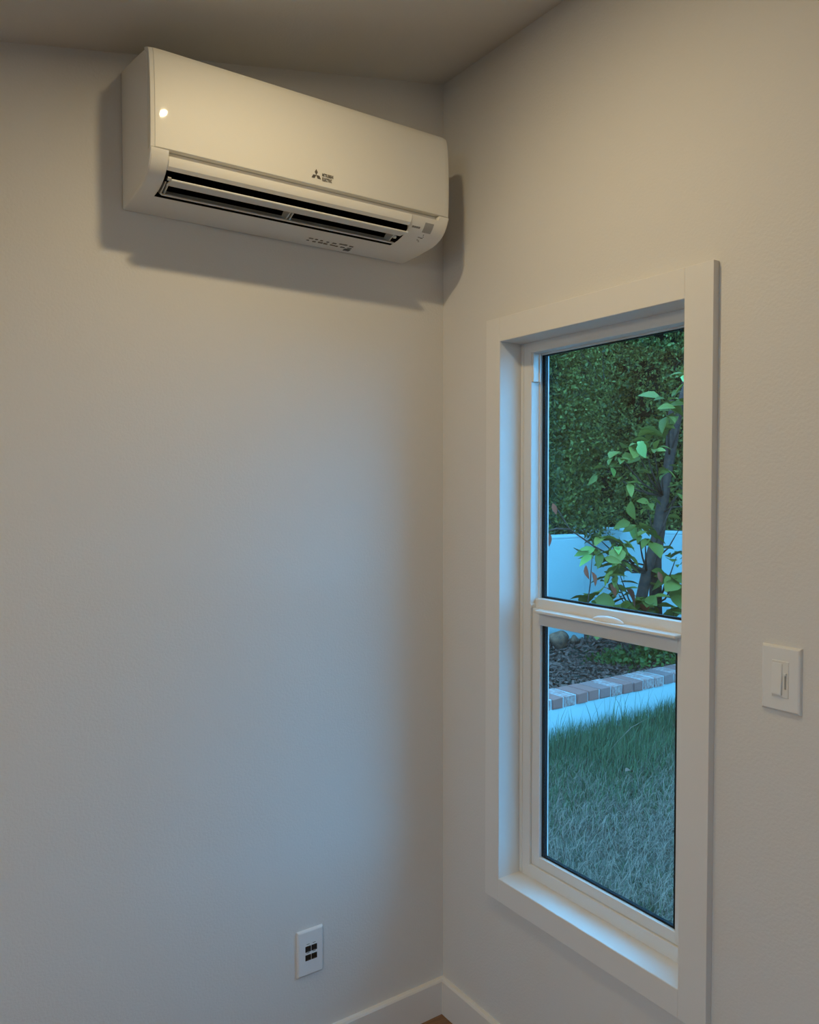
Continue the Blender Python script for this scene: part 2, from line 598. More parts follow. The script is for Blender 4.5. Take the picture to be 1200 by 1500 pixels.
for j in range(m_ - 1):
    e = (len(pcols) - 1) * m_
    F.append((j, nb + j, nb + j + 1, j + 1))
    F.append((e + j, e + j + 1, nb + e + j + 1, nb + e + j))
panel = poly_mesh('front_panel', V, F, M['ac_panel'], A, True)
panel['label'] = 'glossy white front panel'
wn = panel.modifiers.new('edge', 'EDGE_SPLIT')
wn.split_angle = math.radians(25)


# air vanes
def vane(pts, x0, x1, m):
    """closed (y, z) outline swept between x0 and x1"""
    k = len(pts)
    v = [Vector((x, y, z)) + oa for x in (x0, x1) for y, z in pts]
    f = [tuple(range(k)), tuple(range(2 * k - 1, k - 1, -1))] + [(i, (i + 1) % k, k + (i + 1) % k, k + i) for i in range(k)]
    return poly_mesh('air_vane', v, f, m, A)


v1 = vane([(-.1925, 2.1495), (-.1938, 2.1515), (-.1925, 2.1535), (-.175, 2.1545), (-.158, 2.1535), (-.158, 2.1510), (-.176, 2.1505)], SX_L + .009, SX_R - .004, M['ac_vane'])
v2 = vane([(-.1335, 2.1375), (-.1350, 2.1395), (-.1340, 2.1415), (-.118, 2.1500), (-.106, 2.1590), (-.104, 2.1570), (-.117, 2.1470)], SX_L + .006, SX_R - .006, M['ac_vane'])
for xx in (SX_L + .005, SX_L + .012, -.553, -.545, SX_R - .020):
    sp = poly_mesh('vane_bracket', [Vector((xx + dx, y, z)) + oa for dx in (0, .0022) for y, z in ((-.165, 2.1565), (-.160, 2.1585), (-.118, 2.165), (-.108, 2.157), (-.124, 2.1445), (-.130, 2.143))],
                   [(0, 1, 2, 3, 4, 5), (11, 10, 9, 8, 7, 6)] + [(i, (i + 1) % 6, 6 + (i + 1) % 6, 6 + i) for i in range(6)], M['ac_vane'], A)
for k in range(12):
    xx = SX_L + .05 + k * .046
    poly_mesh('deflector_fin', [Vector((xx + dx, y, z)) + oa for dx in (0, .0016) for y, z in ((-.085, 2.170), (-.130, 2.180), (-.120, 2.225), (-.088, 2.228))],
              [(0, 1, 2, 3), (7, 6, 5, 4)] + [(i, (i + 1) % 4, 4 + (i + 1) % 4, 4 + i) for i in range(4)], M['ac_dark'], A)
for xx, yv, zv in ((SX_L + .006, -.186, 2.1555), (SX_R - .012, -.146, 2.151)):
    b = bmesh.new()
    bmesh.ops.create_cone(b, cap_ends=True, segments=14, radius1=.0042, radius2=.0036, depth=.007)
    bmesh.ops.rotate(b, verts=b.verts, matrix=Matrix.Rotation(math.pi / 2, 3, 'Y'))
    bmesh.ops.translate(b, verts=b.verts, vec=Vector((xx, yv, zv)) + oa)
    obj('vane_pivot', b, M['chrome'] if xx < -.5 else M['ac_vane'], A)

# mounting plate edge under the body
obj('mounting_plate', box(AX0 + .03, -.165, -.006, 0, 2.143, 2.40, .0008, 1, oa), M['ac'], A)


# printing: lettering as thin flat relief
def text_obj(name, body_, size, loc, rot, m, parent, offset=0.0, sx=1.0):
    cu = bpy.data.curves.new('txt', 'FONT')
    cu.body = body_
    cu.size = size
    cu.extrude = 0.00012
    cu.offset = offset
    cu.resolution_u = 2
    t = bpy.data.objects.new('txt', cu)
    C.objects.link(t)
    dg = bpy.context.evaluated_depsgraph_get()
    me = bpy.data.meshes.new_from_object(t.evaluated_get(dg))
    C.objects.unlink(t)
    bpy.data.objects.remove(t)
    me.materials.clear()
    me.materials.append(m)
    o = bpy.data.objects.new(name, me)
    o.location = loc
    o.rotation_euler = rot
    o.scale = (sx, 1, 1)
    return link(o, parent)


# maker's mark: three diamonds meeting in a point
bm = bmesh.new()
cx, cz_, rr = -0.5155, 2.2265, 0.0066
ypan = -.2112
for k in range(3):
    a = math.pi / 2 + k * 2 * math.pi / 3
    d = Vector((math.cos(a), 0, math.sin(a)))
    p = Vector((-math.sin(a), 0, math.cos(a)))
    c0 = Vector((cx, ypan, cz_))
    pts = [c0, c0 + d * rr + p * rr * .577, c0 + d * 2 * rr, c0 + d * rr - p * rr * .577]
    fv = [bm.verts.new(q + oa) for q in pts]
    bk = [bm.verts.new(q + oa + Vector((0, .003, 0))) for q in pts]
    bm.faces.new(fv)
    for i in range(4):
        bm.faces.new((fv[i], fv[(i + 1) % 4], bk[(i + 1) % 4], bk[i]))
bmesh.ops.recalc_face_normals(bm, faces=bm.faces)
obj('maker_mark', bm, M['ink'], panel, loc=(0, 0, 0))
text_obj('lettering', 'MITSUBISHI', .0092, Vector((-.501, ypan - .0004, 2.2272)) + oa, (math.pi / 2, 0, 0), M['ink'], panel, .0003, .62)
text_obj('lettering', 'ELECTRIC', .0092, Vector((-.501, ypan - .0004, 2.2178)) + oa, (math.pi / 2, 0, 0), M['ink'], panel, .0003, .62)


# small prints and sensor on the right of the lower casing; curved strip follows the outline
def curve_pt(s):
    """point on the lower-front outline; s = 0 at the top (z 2.2005) to 1 at the bottom"""
    pts = E_[1:14][::-1]
    L = [0]
    for a, b in zip(pts, pts[1:]):
        L.append(L[-1] + math.hypot(a[0] - b[0], a[1] - b[1]))
    t = s
    for i in range(len(pts) - 1):
        if L[i + 1] >= t or i == len(pts) - 2:
            f_ = (t - L[i]) / (L[i + 1] - L[i])
            y = pts[i][0] + (pts[i + 1][0] - pts[i][0]) * f_
            z = pts[i][1] + (pts[i + 1][1] - pts[i][1]) * f_
            ty, tz = pts[i + 1][0] - pts[i][0], pts[i + 1][1] - pts[i][1]
            l = math.hypot(ty, tz)
            return y, z, tz / l, -ty / l
    return None


def strip(name, x0, x1, s0, s1, m, proud=.0006, seg=4, skew=0.0):
    v, f = [], []
    for i in range(seg + 1):
        s = s0 + (s1 - s0) * i / seg
        y, z, ny, nz = curve_pt(s)
        for (x, pr) in ((x0, -.002), (x0, proud), (x1, proud), (x1, -.002)):
            v.append(Vector((x + skew * i / seg, y + ny * pr, z + nz * pr)) + oa)
    for i in range(seg):
        for k in range(3):
            f.append((i * 4 + k, i * 4 + k + 1, i * 4 + 4 + k + 1, i * 4 + 4 + k))
    f.append((0, 1, 2, 3))
    f.append((seg * 4 + 3, seg * 4 + 2, seg * 4 + 1, seg * 4))
    return poly_mesh(name, v, f, m, A)


sw = strip('receiver_window', -.206, -.180, .020, .046, M['ac_sensor'])
sw['label'] = 'small grey signal receiver window'
sp = bpy.data.objects.new
for k, (x0, x1) in enumerate(((-.240, -.234), (-.2335, -.2285), (-.228, -.222), (-.2215, -.216))):
    strip('print_mark', x0, x1, .0335, .0385, M['ink_light'], .0003, 1)
for (x0, x1, s0, s1) in ((-.197, -.1945, .052, .055), (-.207, -.201, .062, .0645), (-.200, -.192, .063, .066), (-.195, -.192, .058, .060), (-.204, -.201, .0715, .075), (-.199, -.197, .073, .0765), (-.197, -.193, .078, .080)):
    strip('print_mark', x0, x1, s0, s1, M['ink_light'], .0003, 1)
for q in range(16):       # rating print on the underside
    x0 = -.452 + (q % 8) * .0165 + random.uniform(-.002, .002)
    y0 = -.050 + (q // 8) * .016 + random.uniform(-.002, .002)
    w_, h_ = random.uniform(.006, .0135), random.uniform(.003, .0065)
    zl = 2.1375 + (-y0 / .08) * .0025
    obj('print_mark', box(x0, x0 + w_, y0 - h_, y0, zl - .0016, zl + .0012, 0, 1, oa), M['ink_light'], A)
obj('print_mark', box(-.338, -.322, -.030, -.018, 2.1362, 2.139, 0, 1, oa), M['ink'], A)

# ------------------------------------------------------------------ network outlet on the left wall
NX, NZ = -0.4339, 0.3223
N = empty('network_outlet', (NX, 0, NZ))
tag(N, 'white wall plate with four black network jacks above the baseboard', 'wall outlet')


def plate_bm(w, h, t, e, axis):
    """bevelled rectangular plate standing off a wall; axis 'y' on the left wall, 'x' on the window wall"""
    bm = bmesh.new()
    rings = [(w / 2, h / 2, 0), (w / 2, h / 2, t * .35), (w / 2 - e * .35, h / 2 - e * .35, t * .8), (w / 2 - e, h / 2 - e, t)]
    R_ = []
    for a, b_, d in rings:
        ring = []
        for sa, sb in ((-1, -1), (1, -1), (1, 1), (-1, 1)):
            ring.append(bm.verts.new((sa * a, -d, sb * b_) if axis == 'y' else (-d, sa * a, sb * b_)))
        R_.append(ring)
    for i in range(len(R_) - 1):
        for k in range(4):
            bm.faces.new((R_[i][k], R_[i][(k + 1) % 4], R_[i + 1][(k + 1) % 4], R_[i + 1][k]))
    bm.faces.new(R_[-1])
    bm.faces.new(list(reversed(R_[0])))
    bmesh.ops.recalc_face_normals(bm, faces=bm.faces)
    return bm


obj('plate', plate_bm(.074, .119, .0075, .004, 'y'), M['plate'], N)
for ix in (-1, 1):
    for iz in (0, 1):
        cx, cz_ = ix * .0088 + .0015, .0105 - iz * .0225
        j = obj('network_jack', box(cx - .0080, cx + .0080, -.0086, -.006, cz_ - .0075, cz_ + .0075, .0006, 1), M['plate_dark'], N)
        obj('jack_notch', box(cx - .0035, cx + .0035, -.0090, -.0075, cz_ - .0070, cz_ - .0045, 0, 1), M['ink'], j)
        obj('jack_contacts', box(cx - .0045, cx + .0045, -.0089, -.0078, cz_ + .0035, cz_ + .0060, 0, 1), M['plate_gold'], j)
        obj('label_strip', box(cx - .0065, cx + .0065, -.0082, -.006, cz_ + .0085, cz_ + .0112, .0004, 1), M['plate'], N)
        obj('print_mark', box(cx - .0042, cx + .0042, -.0079, -.006, cz_ + .0119, cz_ + .0134, 0, 1), M['ink_light'], N)

# ------------------------------------------------------------------ dimmer switch on the window wall
SY, SZ = -1.0214, 1.1786
S = empty('dimmer_switch', (0, SY, SZ))
tag(S, 'white dimmer light switch plate beside the window', 'light switch')
obj('plate', plate_bm(.074, .119, .0075, .004, 'x'), M['plate'], S)
obj('surround', box(-.0082, -.005, -.0165, .0165, -.0335, .0335, .0008, 1), M['plate'], S)
obj('recess', box(-.0086, -.005, -.0155, .0155, -.0325, .0325, .0003, 1), M['vinyl'], S)
b = bmesh.new()
vv = [b.verts.new(q) for q in ((-.0085, -.0045, -.0285), (-.0085, .0150, -.0285), (-.0085, .0150, .0290), (-.0085, -.0045, .0290),
                               (-.0135, -.0040, -.0280), (-.0135, .0145, -.0280), (-.0095, .0145, .0285), (-.0095, -.0040, .0285))]
for q in ((0, 1, 2, 3), (4, 7, 6, 5), (0, 4, 5, 1), (1, 5, 6, 2), (2, 6, 7, 3), (3, 7, 4, 0)):
    b.faces.new([vv[i] for i in q])
bmesh.ops.recalc_face_normals(b, faces=b.faces)
bmesh.ops.bevel(b, geom=list(b.edges), offset=.0007, segments=2, affect='EDGES')
obj('paddle', b, M['plate'], S)
sl = obj('slider_track', box(-.0092, -.0080, -.0118, -.0085, -.0170, .0120, .0003, 1), M['ac_sensor'], S)
obj('slider_knob', box(-.0125, -.0085, -.0128, -.0075, .0080, .0125, .0008, 2), M['plate'], S)


# ------------------------------------------------------------------ recessed ceiling lamps (out of frame; the second is an added fill light)
def ceiling_lamp(x, y, label, lens, r):
    e = empty('recessed_lamp', (x, y, zc(x)))
    e.rotation_euler = (0, -math.atan(SL), 0)
    tag(e, label, 'ceiling lamp')
    bm = bmesh.new()
    prof = [(r * 1.02, -.0015), (r * 1.05, -.006), (r * 1.35, -.0075), (r * 1.62, -.004), (r * 1.66, 0)]
    rings = []
    for rad, z in prof:
        rings.append([bm.verts.new((rad * math.cos(2 * math.pi * k / 40), rad * math.sin(2 * math.pi * k / 40), z)) for k in range(40)])
    for i in range(len(rings) - 1):
        for k in range(40):
            bm.faces.new((rings[i][k], rings[i][(k + 1) % 40], rings[i + 1][(k + 1) % 40], rings[i + 1][k]))
    bmesh.ops.recalc_face_normals(bm, faces=bm.faces)
    obj('trim_ring', bm, M['trim'], e)
    bm = bmesh.new()
    rings = [[bm.verts.new((r * math.cos(2 * math.pi * k / 32), r * math.sin(2 * math.pi * k / 32), -.007)) for k in range(32)]]
    f = bm.faces.new(list(reversed(rings[0])))
    obj('lens', bm, lens, e)
    return e


ceiling_lamp(-0.755, -0.70, 'round recessed ceiling lamp in front of the air conditioner', M['lamp'], .029)
ceiling_lamp(-2.3, -1.5, 'added unseen fill light built as a round recessed ceiling lamp', M['fill_lamp'], .070)

# ------------------------------------------------------------------ garden
GZ = -0.20
struct(obj('ground', box(-9.0, 12.0, -14.0, 10.0, GZ - .3, GZ - .001), M['turf']))
# house outer skin below and beside the window is the wall itself

# low retaining wall with a brick cap
LY = 2.0
LX0, LX1 = 0.4, 5.9
M['brick'] = mat('red_brick', (0.46, 0.135, 0.105), 0.9, 0.15, color2=(0.36, 0.16, 0.145), rnd='object', bump=0.6, bump_scale=120)
M['brick_pale'] = mat('limewashed_brick', (0.46, 0.15, 0.12), 0.9, 0.15, color2=(0.60, 0.34, 0.31), scale=38, bump=0.6, bump_scale=120)
M['mortar'] = mat('mortar', (0.58, 0.46, 0.44), 0.95, 0.1, bump=0.5, bump_scale=150)
G1 = empty('garden_wall', ((LX0 + LX1) / 2, LY + .1, GZ))
tag(G1, 'low white retaining wall with a brick cap between lawn and planting bed', 'garden wall')
og = rel(G1)
obj('wall_face', box(LX0, LX1, LY, LY + .20, GZ - .1, .026, .004, 2, og), M['stucco'], G1)
obj('mortar_bed', box(LX0, LX1, LY + .002, LY + .206, .022, .093, 0, 1, og), M['mortar'], G1)
PITCH_B = .1185
bmeshes = []
for mname in ('brick', 'brick_pale'):
    for vv in range(3):
        b = box(-.0505, .0505, -.108, .108, -.036, .036, .006, 2)
        for q in b.verts:
            q.co += Vector((random.uniform(-.002, .002), random.uniform(-.003, .003), random.uniform(-.002, .002)))
        me = bpy.data.meshes.new('brick')
        b.to_mesh(me)
        b.free()
        me.materials.append(M[mname])
        bmeshes.append(me)
nb_ = int((LX1 - LX0) / PITCH_B)
for k in range(nb_):
    pale = random.random() < .5
    o = bpy.data.objects.new('brick', bmeshes[(3 if pale else 0) + random.randrange(3)])
    o.location = Vector((LX0 + (k + .5) * PITCH_B, LY + .1, .0625 + random.uniform(-.002, .003))) + og + Vector((0, random.uniform(-.004, .004) - .002, 0))
    o.rotation_euler = (random.uniform(-.015, .015), 0, random.uniform(-.015, .015))
    link(o, G1)

# planting bed and the two tall white walls behind it
bed = []
nx, ny = 40, 24
V, F = [], []
for i in range(nx + 1):
    for j in range(ny + 1):
        x = LX0 + (6.0 - LX0) * i / nx
        y = LY + .18 + (4.6 - LY - .18) * j / ny
        z = .045 + .02 * math.sin(x * 3.1 + y * 2.3) * math.cos(y * 4.1) + .035 * (y - 2.2) + random.uniform(-.006, .006)
        V.append((x, y, z))
for i in range(nx):
    for j in range(ny):
        a = i * (ny + 1) + j
        F.append((a, a + ny + 1, a + ny + 2, a + 1))
struct(poly_mesh('planting_bed', V, F, M['soil'], None, True))


def bedz(x, y):
    return .045 + .02 * math.sin(x * 3.1 + y * 2.3) * math.cos(y * 4.1) + .035 * (y - 2.2)


def garden_wall(x0, x1, y0, y1, top, label):
    e = empty('garden_wall', ((x0 + x1) / 2, (y0 + y1) / 2, -.2))
    tag(e, label, 'garden wall')
    oo = rel(e)
    obj('wall_face', box(x0, x1, y0, y1, -.3, top - .03, .006, 2, oo), M['stucco'], e)
    obj('coping', box(x0, x1, y0, y1, top - .032, top, .010, 3, oo), M['stucco'], e)
    return e


garden_wall(0.8, 4.24, 3.40, 3.58, 1.08, 'tall white stucco wall end with stones at its foot, left in the window')
garden_wall(5.00, 5.18, -2.5, 4.28, 1.105, 'long white stucco wall behind the small tree, running under the hedge')


# ------------------------------------------------------------------ scattered meshes (numpy)
def fast_mesh(name, verts, faces_tri, m, parent=None):
    me = bpy.data.meshes.new(name)
    nv, nf = len(verts), len(faces_tri)
    me.vertices.add(nv)
    me.vertices.foreach_set('co', np.ascontiguousarray(verts, dtype=np.float32).ravel())
    k = faces_tri.shape[1]
    me.loops.add(nf * k)
    me.loops.foreach_set('vertex_index', np.ascontiguousarray(faces_tri, dtype=np.int32).ravel())
    me.polygons.add(nf)
    me.polygons.foreach_set('loop_start', np.arange(0, nf * k, k, dtype=np.int32))
    me.polygons.foreach_set('loop_total', np.full(nf, k, dtype=np.int32))
    me.update(calc_edges=True)
    for mm in (m if isinstance(m, (list, tuple)) else [m]):
        me.materials.append(mm)
    o = bpy.data.objects.new(name, me)
    return link(o, parent)


def unit(a):
    return a / np.maximum(np.linalg.norm(a, axis=1, keepdims=True), 1e-9)


def leaf_cloud(centres, size, rg, upness=0.4, squash=0.5):
    """folded diamond leaves: 5 vertices and 4 triangles each"""
    nn = len(centres)
    d = unit(rg.normal(size=(nn, 3)) + np.array([0, 0, -upness]))
    s = unit(np.cross(d, rg.normal(size=(nn, 3))))
    nrm = np.cross(d, s)
    L = size * rg.uniform(.6, 1.25, size=(nn, 1))
    Wd = L * squash * rg.uniform(.8, 1.2, size=(nn, 1))
    p0 = centres - d * L * .5
    p1 = centres + d * L * .5
    a = centres + s * Wd * .5 + nrm * L * .08 - d * L * .05
    b = centres - s * Wd * .5 + nrm * L * .08 - d * L * .05
    V = np.stack([p0, a, p1, b, centres], 1).reshape(-1, 3)
    base = (np.arange(nn) * 5)[:, None]
    F = np.concatenate([base + np.array([[0, 4, 1]]), base + np.array([[1, 4, 2]]), base + np.array([[2, 4, 3]]), base + np.array([[3, 4, 0]])], 0)
    return V, F


M['hedge_leaf'] = leaf_mat('hedge_leaves', (0.055, 0.055, 0.012), (0.36, 0.26, 0.06), 'island', .5, .2)
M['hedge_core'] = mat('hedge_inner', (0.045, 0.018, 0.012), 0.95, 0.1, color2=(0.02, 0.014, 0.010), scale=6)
M['twig'] = mat('twig_bark', (0.10, 0.07, 0.05), 0.9, 0.15)


def hedge(x0, x1, y0, y1, z0, z1, face, label, n_clump, per):
    """face: the two directions that show their leaves, as unit x / y"""
    cx, cy = (x0 + x1) / 2, (y0 + y1) / 2
    e = empty('hedge', (cx, cy, GZ))
    tag(e, label, 'hedge', None)
    oo = np.array(rel(e))
    core = bmesh.new()  # solid dark mass added to block sky and darken gaps between leaves
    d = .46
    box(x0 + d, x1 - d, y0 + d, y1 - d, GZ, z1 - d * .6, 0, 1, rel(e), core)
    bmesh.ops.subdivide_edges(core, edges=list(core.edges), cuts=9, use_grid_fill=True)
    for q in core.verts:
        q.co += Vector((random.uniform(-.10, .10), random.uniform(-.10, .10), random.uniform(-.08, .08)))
    obj('dark_core', core, M['hedge_core'], e)
    cl = []
    ax, ay = abs(x1 - x0), abs(y1 - y0)
    for k in range(n_clump):
        u, w = random.random(), random.random()
        z = z0 + (z1 - z0) * w
        r = random.random()
        ins = .42 * random.random() ** 1.6
        if r < .12:
            cl.append((x0 + ax * u, y0 + ay * random.random(), z1 - ins))
        elif face == 'y':
            cl.append((x0 + ax * u, y0 + ins, z))
        else:
            cl.append((x0 + ins, y0 + ay * u, z))
    cl = np.array(cl)
    P = np.repeat(cl, per, axis=0)
    rad = np.repeat(rng.uniform(.05, .17, size=(len(cl), 1)), per, axis=0)
    P = P + unit(rng.normal(size=P.shape)) * rad * rng.uniform(.3, 1, size=(len(P), 1)) ** .5
    Vv, Ff = leaf_cloud(P + oo, .046, rng, .35, .52)
    fo = fast_mesh('foliage', Vv, Ff, M['hedge_leaf'], e)
    fo['kind'] = 'stuff'
    # a few bare twigs
    tw = bmesh.new()
    for k in range(60):
        c0 = cl[random.randrange(len(cl))]
        p = Vector(c0) + rel(e)
        dirv = Vector((random.gauss(0, .4), random.gauss(0, .4), random.uniform(.2, 1))).normalized()
        b2 = tube_bm([p, p + dirv * .2 + Vector((random.gauss(0, .03), random.gauss(0, .03), 0)), p + dirv * random.uniform(.35, .6)], [.005, .004, .002], 4)
        me = bpy.data.meshes.new('t')
        b2.to_mesh(me)
        b2.free()
        tw.from_mesh(me)
        bpy.data.meshes.remove(me)
    t = obj('twigs', tw, M['twig'], e)
    t['kind'] = 'stuff'
    return e


hedge(1.6, 4.88, 3.66, 4.9, 1.06, 3.75, 'y', 'dark green hedge rising straight above the stone-footed wall end', 1750, 46)
hedge(5.16, 6.4, -1.2, 6.0, 1.08, 3.75, 'x', 'dark green hedge towering behind the small tree with big leaves', 2900, 44)

# ------------------------------------------------------------------ small tree with large leaves
T = empty('garden_tree', (4.02, 2.62, .08))
tag(T, 'small leaning tree with large green leaves in the planting bed', 'tree')
ot = rel(T)
M['bark'] = mat('grey_bark', (0.15, 0.06, 0.042), 0.95, 0.1, color2=(0.08, 0.035, 0.03), scale=30, bump=0.6, bump_scale=60)
M['leaf'] = leaf_mat('tree_leaves', (0.14, 0.11, 0.018), (0.32, 0.22, 0.04), 'object', .5, .22)
M['leaf_rust'] = leaf_mat('rust_leaves', (0.42, 0.055, 0.022), (0.52, 0.085, 0.04), 'object', .5, .2)
M['leaf_yellow'] = leaf_mat('yellow_leaves', (0.36, 0.40, 0.08), (0.45, 0.46, 0.14), 'object', .4, .25)
trunk = [(4.02, 2.62, .02), (4.06, 2.62, .45), (4.16, 2.61, .80), (4.27, 2.60, 1.10), (4.35, 2.60, 1.45), (4.50, 2.6, 1.95), (4.62, 2.58, 2.5)]
trunk2 = [(4.36, 2.66, .03), (4.33, 2.65, .50), (4.31, 2.64, .90), (4.36, 2.62, 1.30), (4.46, 2.62, 1.8), (4.50, 2.63, 2.3)]
obj('trunk', tube_bm([Vector(p) + ot for p in trunk], [.055, .050, .047, .046, .044, .034, .02], 10), M['bark'], T, True)
obj('trunk', tube_bm([Vector(p) + ot for p in trunk2], [.062, .055, .052, .050, .040, .022], 10), M['bark'], T, True)
leafm = {}


def leaf_mesh(kind, m):
    """broad pointed leaf, folded on its midrib and drooping; 14 faces"""
    L, Wd = (1.0, .42) if kind == 0 else (1.0, .78)
    prof = [(0, .02), (.15, .55), (.38, 1.0), (.62, .9), (.82, .52), (1.0, 0.03)]
    v, f = [], []
    for t, w in prof:
        droop = -.22 * t * t
        for s_ in (-1, 0, 1):
            v.append((t * L, s_ * w * Wd / 2, droop + (abs(s_) * w * .10)))
    for i in range(len(prof) - 1):
        for k in range(2):
            a = i * 3 + k
            f.append((a, a + 1, a + 4, a + 3))
    me = bpy.data.meshes.new('leaf')
    me.from_pydata(v, [], f)
    me.materials.append(m)
    me.shade_smooth()
    return me


for key, m in (('g', M['leaf']), ('r', M['leaf_rust']), ('y', M['leaf_yellow'])):
    leafm[key] = [leaf_mesh(0, m), leaf_mesh(1, m)]


def add_leaf(p, dirv, size, key='g', broad=False, roll=None):
    o = bpy.data.objects.new('leaf', leafm[key][1 if broad else 0])
    dirv = Vector(dirv).normalized()
    q = dirv.to_track_quat('X', 'Z')
    o.rotation_mode = 'QUATERNION'
    o.rotation_quaternion = q @ Matrix.Rotation(roll if roll is not None else random.gauss(0, .5), 4, 'X').to_quaternion()
    o.location = Vector(p) + ot
    o.scale = (size, size, size)
    link(o, T)


# leaf whorls: (x, y, z, count, leaf length, broad?)
whorls = [(4.30, 2.32, 2.50, 7, 0.170, 0), (4.23, 2.48, 2.24, 7, 0.170, 0), (4.14, 2.38, 2.09, 7, 0.170, 0), (3.97, 2.52, 1.94, 7, 0.170, 0), (3.78, 2.42, 1.84, 7, 0.125, 0),
          (3.88, 2.32, 1.80, 7, 0.125, 0), (3.66, 2.48, 1.77, 7, 0.125, 0), (4.06, 2.38, 1.66, 7, 0.125, 0), (3.55, 2.52, 1.66, 7, 0.125, 0), (3.70, 2.42, 1.60, 7, 0.125, 0),
          (4.20, 2.32, 1.49, 7, 0.125, 0), (3.98, 2.48, 1.41, 7, 0.125, 0), (3.75, 2.38, 1.20, 7, 0.150, 0), (3.42, 2.52, 1.14, 8, 0.150, 0), (3.54, 2.42, 1.09, 8, 0.150, 0),
          (3.77, 2.32, 1.12, 8, 0.150, 0), (3.36, 2.48, 1.00, 8, 0.150, 0), (3.50, 2.38, 0.95, 8, 0.150, 0), (3.77, 2.52, 0.97, 8, 0.150, 0), (3.64, 2.42, 1.02, 8, 0.150, 0),
          (3.40, 2.32, 0.84, 8, 0.150, 0), (3.65, 2.48, 0.84, 8, 0.150, 0), (4.25, 2.38, 0.94, 8, 0.150, 0), (4.30, 2.52, 0.74, 8, 0.170, 1), (3.30, 2.42, 0.67, 8, 0.170, 1),
          (3.46, 2.32, 0.60, 8, 0.170, 1), (3.65, 2.48, 0.66, 8, 0.170, 1), (3.86, 2.38, 0.63, 8, 0.170, 1), (4.08, 2.52, 0.55, 8, 0.170, 1), (4.30, 2.42, 0.50, 8, 0.170, 1),
          (4.16, 2.32, 0.75, 8, 0.170, 1), (3.57, 2.48, 0.50, 8, 0.170, 1), (3.27, 2.38, 0.52, 8, 0.170, 1), (3.86, 2.52, 0.46, 8, 0.170, 1), (4.42, 2.42, 2.30, 7, 0.170, 0),
          (4.45, 2.32, 1.75, 7, 0.125, 0), (4.45, 2.48, 1.20, 7, 0.150, 0)]
for (x, y, z, cnt, ln, broad) in whorls:
    a0 = random.uniform(0, 6.28)
    for k in range(cnt):
        a = a0 + 6.283 * k / cnt + random.gauss(0, .25)
        dv = Vector((math.cos(a), math.sin(a), random.uniform(-.9, .55)))
        p = Vector((x, y, z)) + Vector((random.gauss(0, .035), random.gauss(0, .035), random.gauss(0, .04)))
        r = random.random()
        add_leaf(p, dv, ln * random.uniform(.75, 1.2), 'y' if r > .96 else 'r' if (r < .05 and z < 1.0) else 'g', bool(broad) or random.random() < .2)
    # twig from the nearer trunk
    tz = max(z - .28, .2)
    tr = trunk if x < 4.1 else trunk2
    base = min((Vector(q) for q in tr), key=lambda q: abs(q.z - tz))
    mid = (base + Vector((x, y, z))) / 2 + Vector((0, 0, -.05))
    obj('branch', tube_bm([base + ot, mid + ot, Vector((x, y, z)) + ot], [.010, .007, .003], 6), M['bark'], T, True)
# bright round leaf, rusty leaves on a thin stray twig, yellow tip
add_leaf((3.62, 2.34, 1.42), (-.15, -.2, -1), .15, 'g', True, 1.2)
add_leaf((3.74, 2.34, 1.90), (-.1, -.2, -1), .14, 'y', True, 1.2)
for (p, dv, s_) in (((3.18, 2.40, .93), (-.2, -.3, -1), .11), ((3.22, 2.38, .88), (.3, -.3, -1), .12), ((2.78, 2.42, 1.20), (.35, -.1, -1), .12), ((2.85, 2.43, 1.41), (.1, -.4, -1), .09),
                    ((3.38, 2.34, .78), (.4, -.3, -.8), .12), ((3.96, 2.34, .84), (.2, -.3, -.9), .10), ((4.32, 2.36, 1.18), (.1, -.3, -1), .10)):
    add_leaf(p, dv, s_, 'r', False, random.uniform(.6, 1.4))
for pts in ([(3.98, 2.50, .88), (3.60, 2.44, .95), (3.29, 2.42, 1.07), (3.02, 2.42, 1.21), (2.86, 2.42, 1.40)], [(3.02, 2.42, 1.21), (2.88, 2.42, 1.22), (2.78, 2.42, 1.20)],
            [(4.05, 2.60, .40), (3.50, 2.46, .44), (3.22, 2.42, .62), (3.25, 2.42, .78), (3.27, 2.42, 1.02)],
            [(4.1, 2.5, 1.0), (4.2, 2.4, 1.36), (4.4, 2.35, 1.37)]):
    obj('branch', tube_bm([Vector(p) + ot for p in pts], [.008, .007, .006, .005, .003][:len(pts)], 6), M['bark'], T, True)

# low leafy ground cover behind the cap
M['ivy'] = leaf_mat('ground_cover_leaves', (0.07, 0.09, 0.018), (0.17, 0.17, 0.04), 'island', .4, .2)
SH = empty('ground_cover', (4.1, 2.5, .05))
tag(SH, 'low green ground cover plant behind the brick cap', 'plant')
P = []
for k in range(130):
    x, y = random.uniform(3.62, 4.85), random.uniform(2.27, 2.75)
    lim = .02 + .13 * min(1, max(0, (x - 3.6) / .5))
    P.append((x, y, bedz(x, y) + random.uniform(0, lim)))
P = np.repeat(np.array(P), 16, axis=0) + rng.normal(size=(130 * 16, 3)) * np.array([.06, .05, .025])
Vv, Ff = leaf_cloud(P + np.array(rel(SH)), .05, rng, .0, .7)
f_ = fast_mesh('leaves', Vv, Ff, M['ivy'], SH)
f_['kind'] = 'stuff'
st_ = bmesh.new()
for k in range(40):
    x, y = random.uniform(3.7, 4.8), random.uniform(2.3, 2.7)
    b2 = tube_bm([Vector((x, y, bedz(x, y) - .02)) + rel(SH), Vector((x + random.gauss(0, .05), y + random.gauss(0, .05), bedz(x, y) + .12)) + rel(SH)], [.004, .002], 4)
    me = bpy.data.meshes.new('t')
    b2.to_mesh(me)
    b2.free()
    st_.from_mesh(me)
    bpy.data.meshes.remove(me)
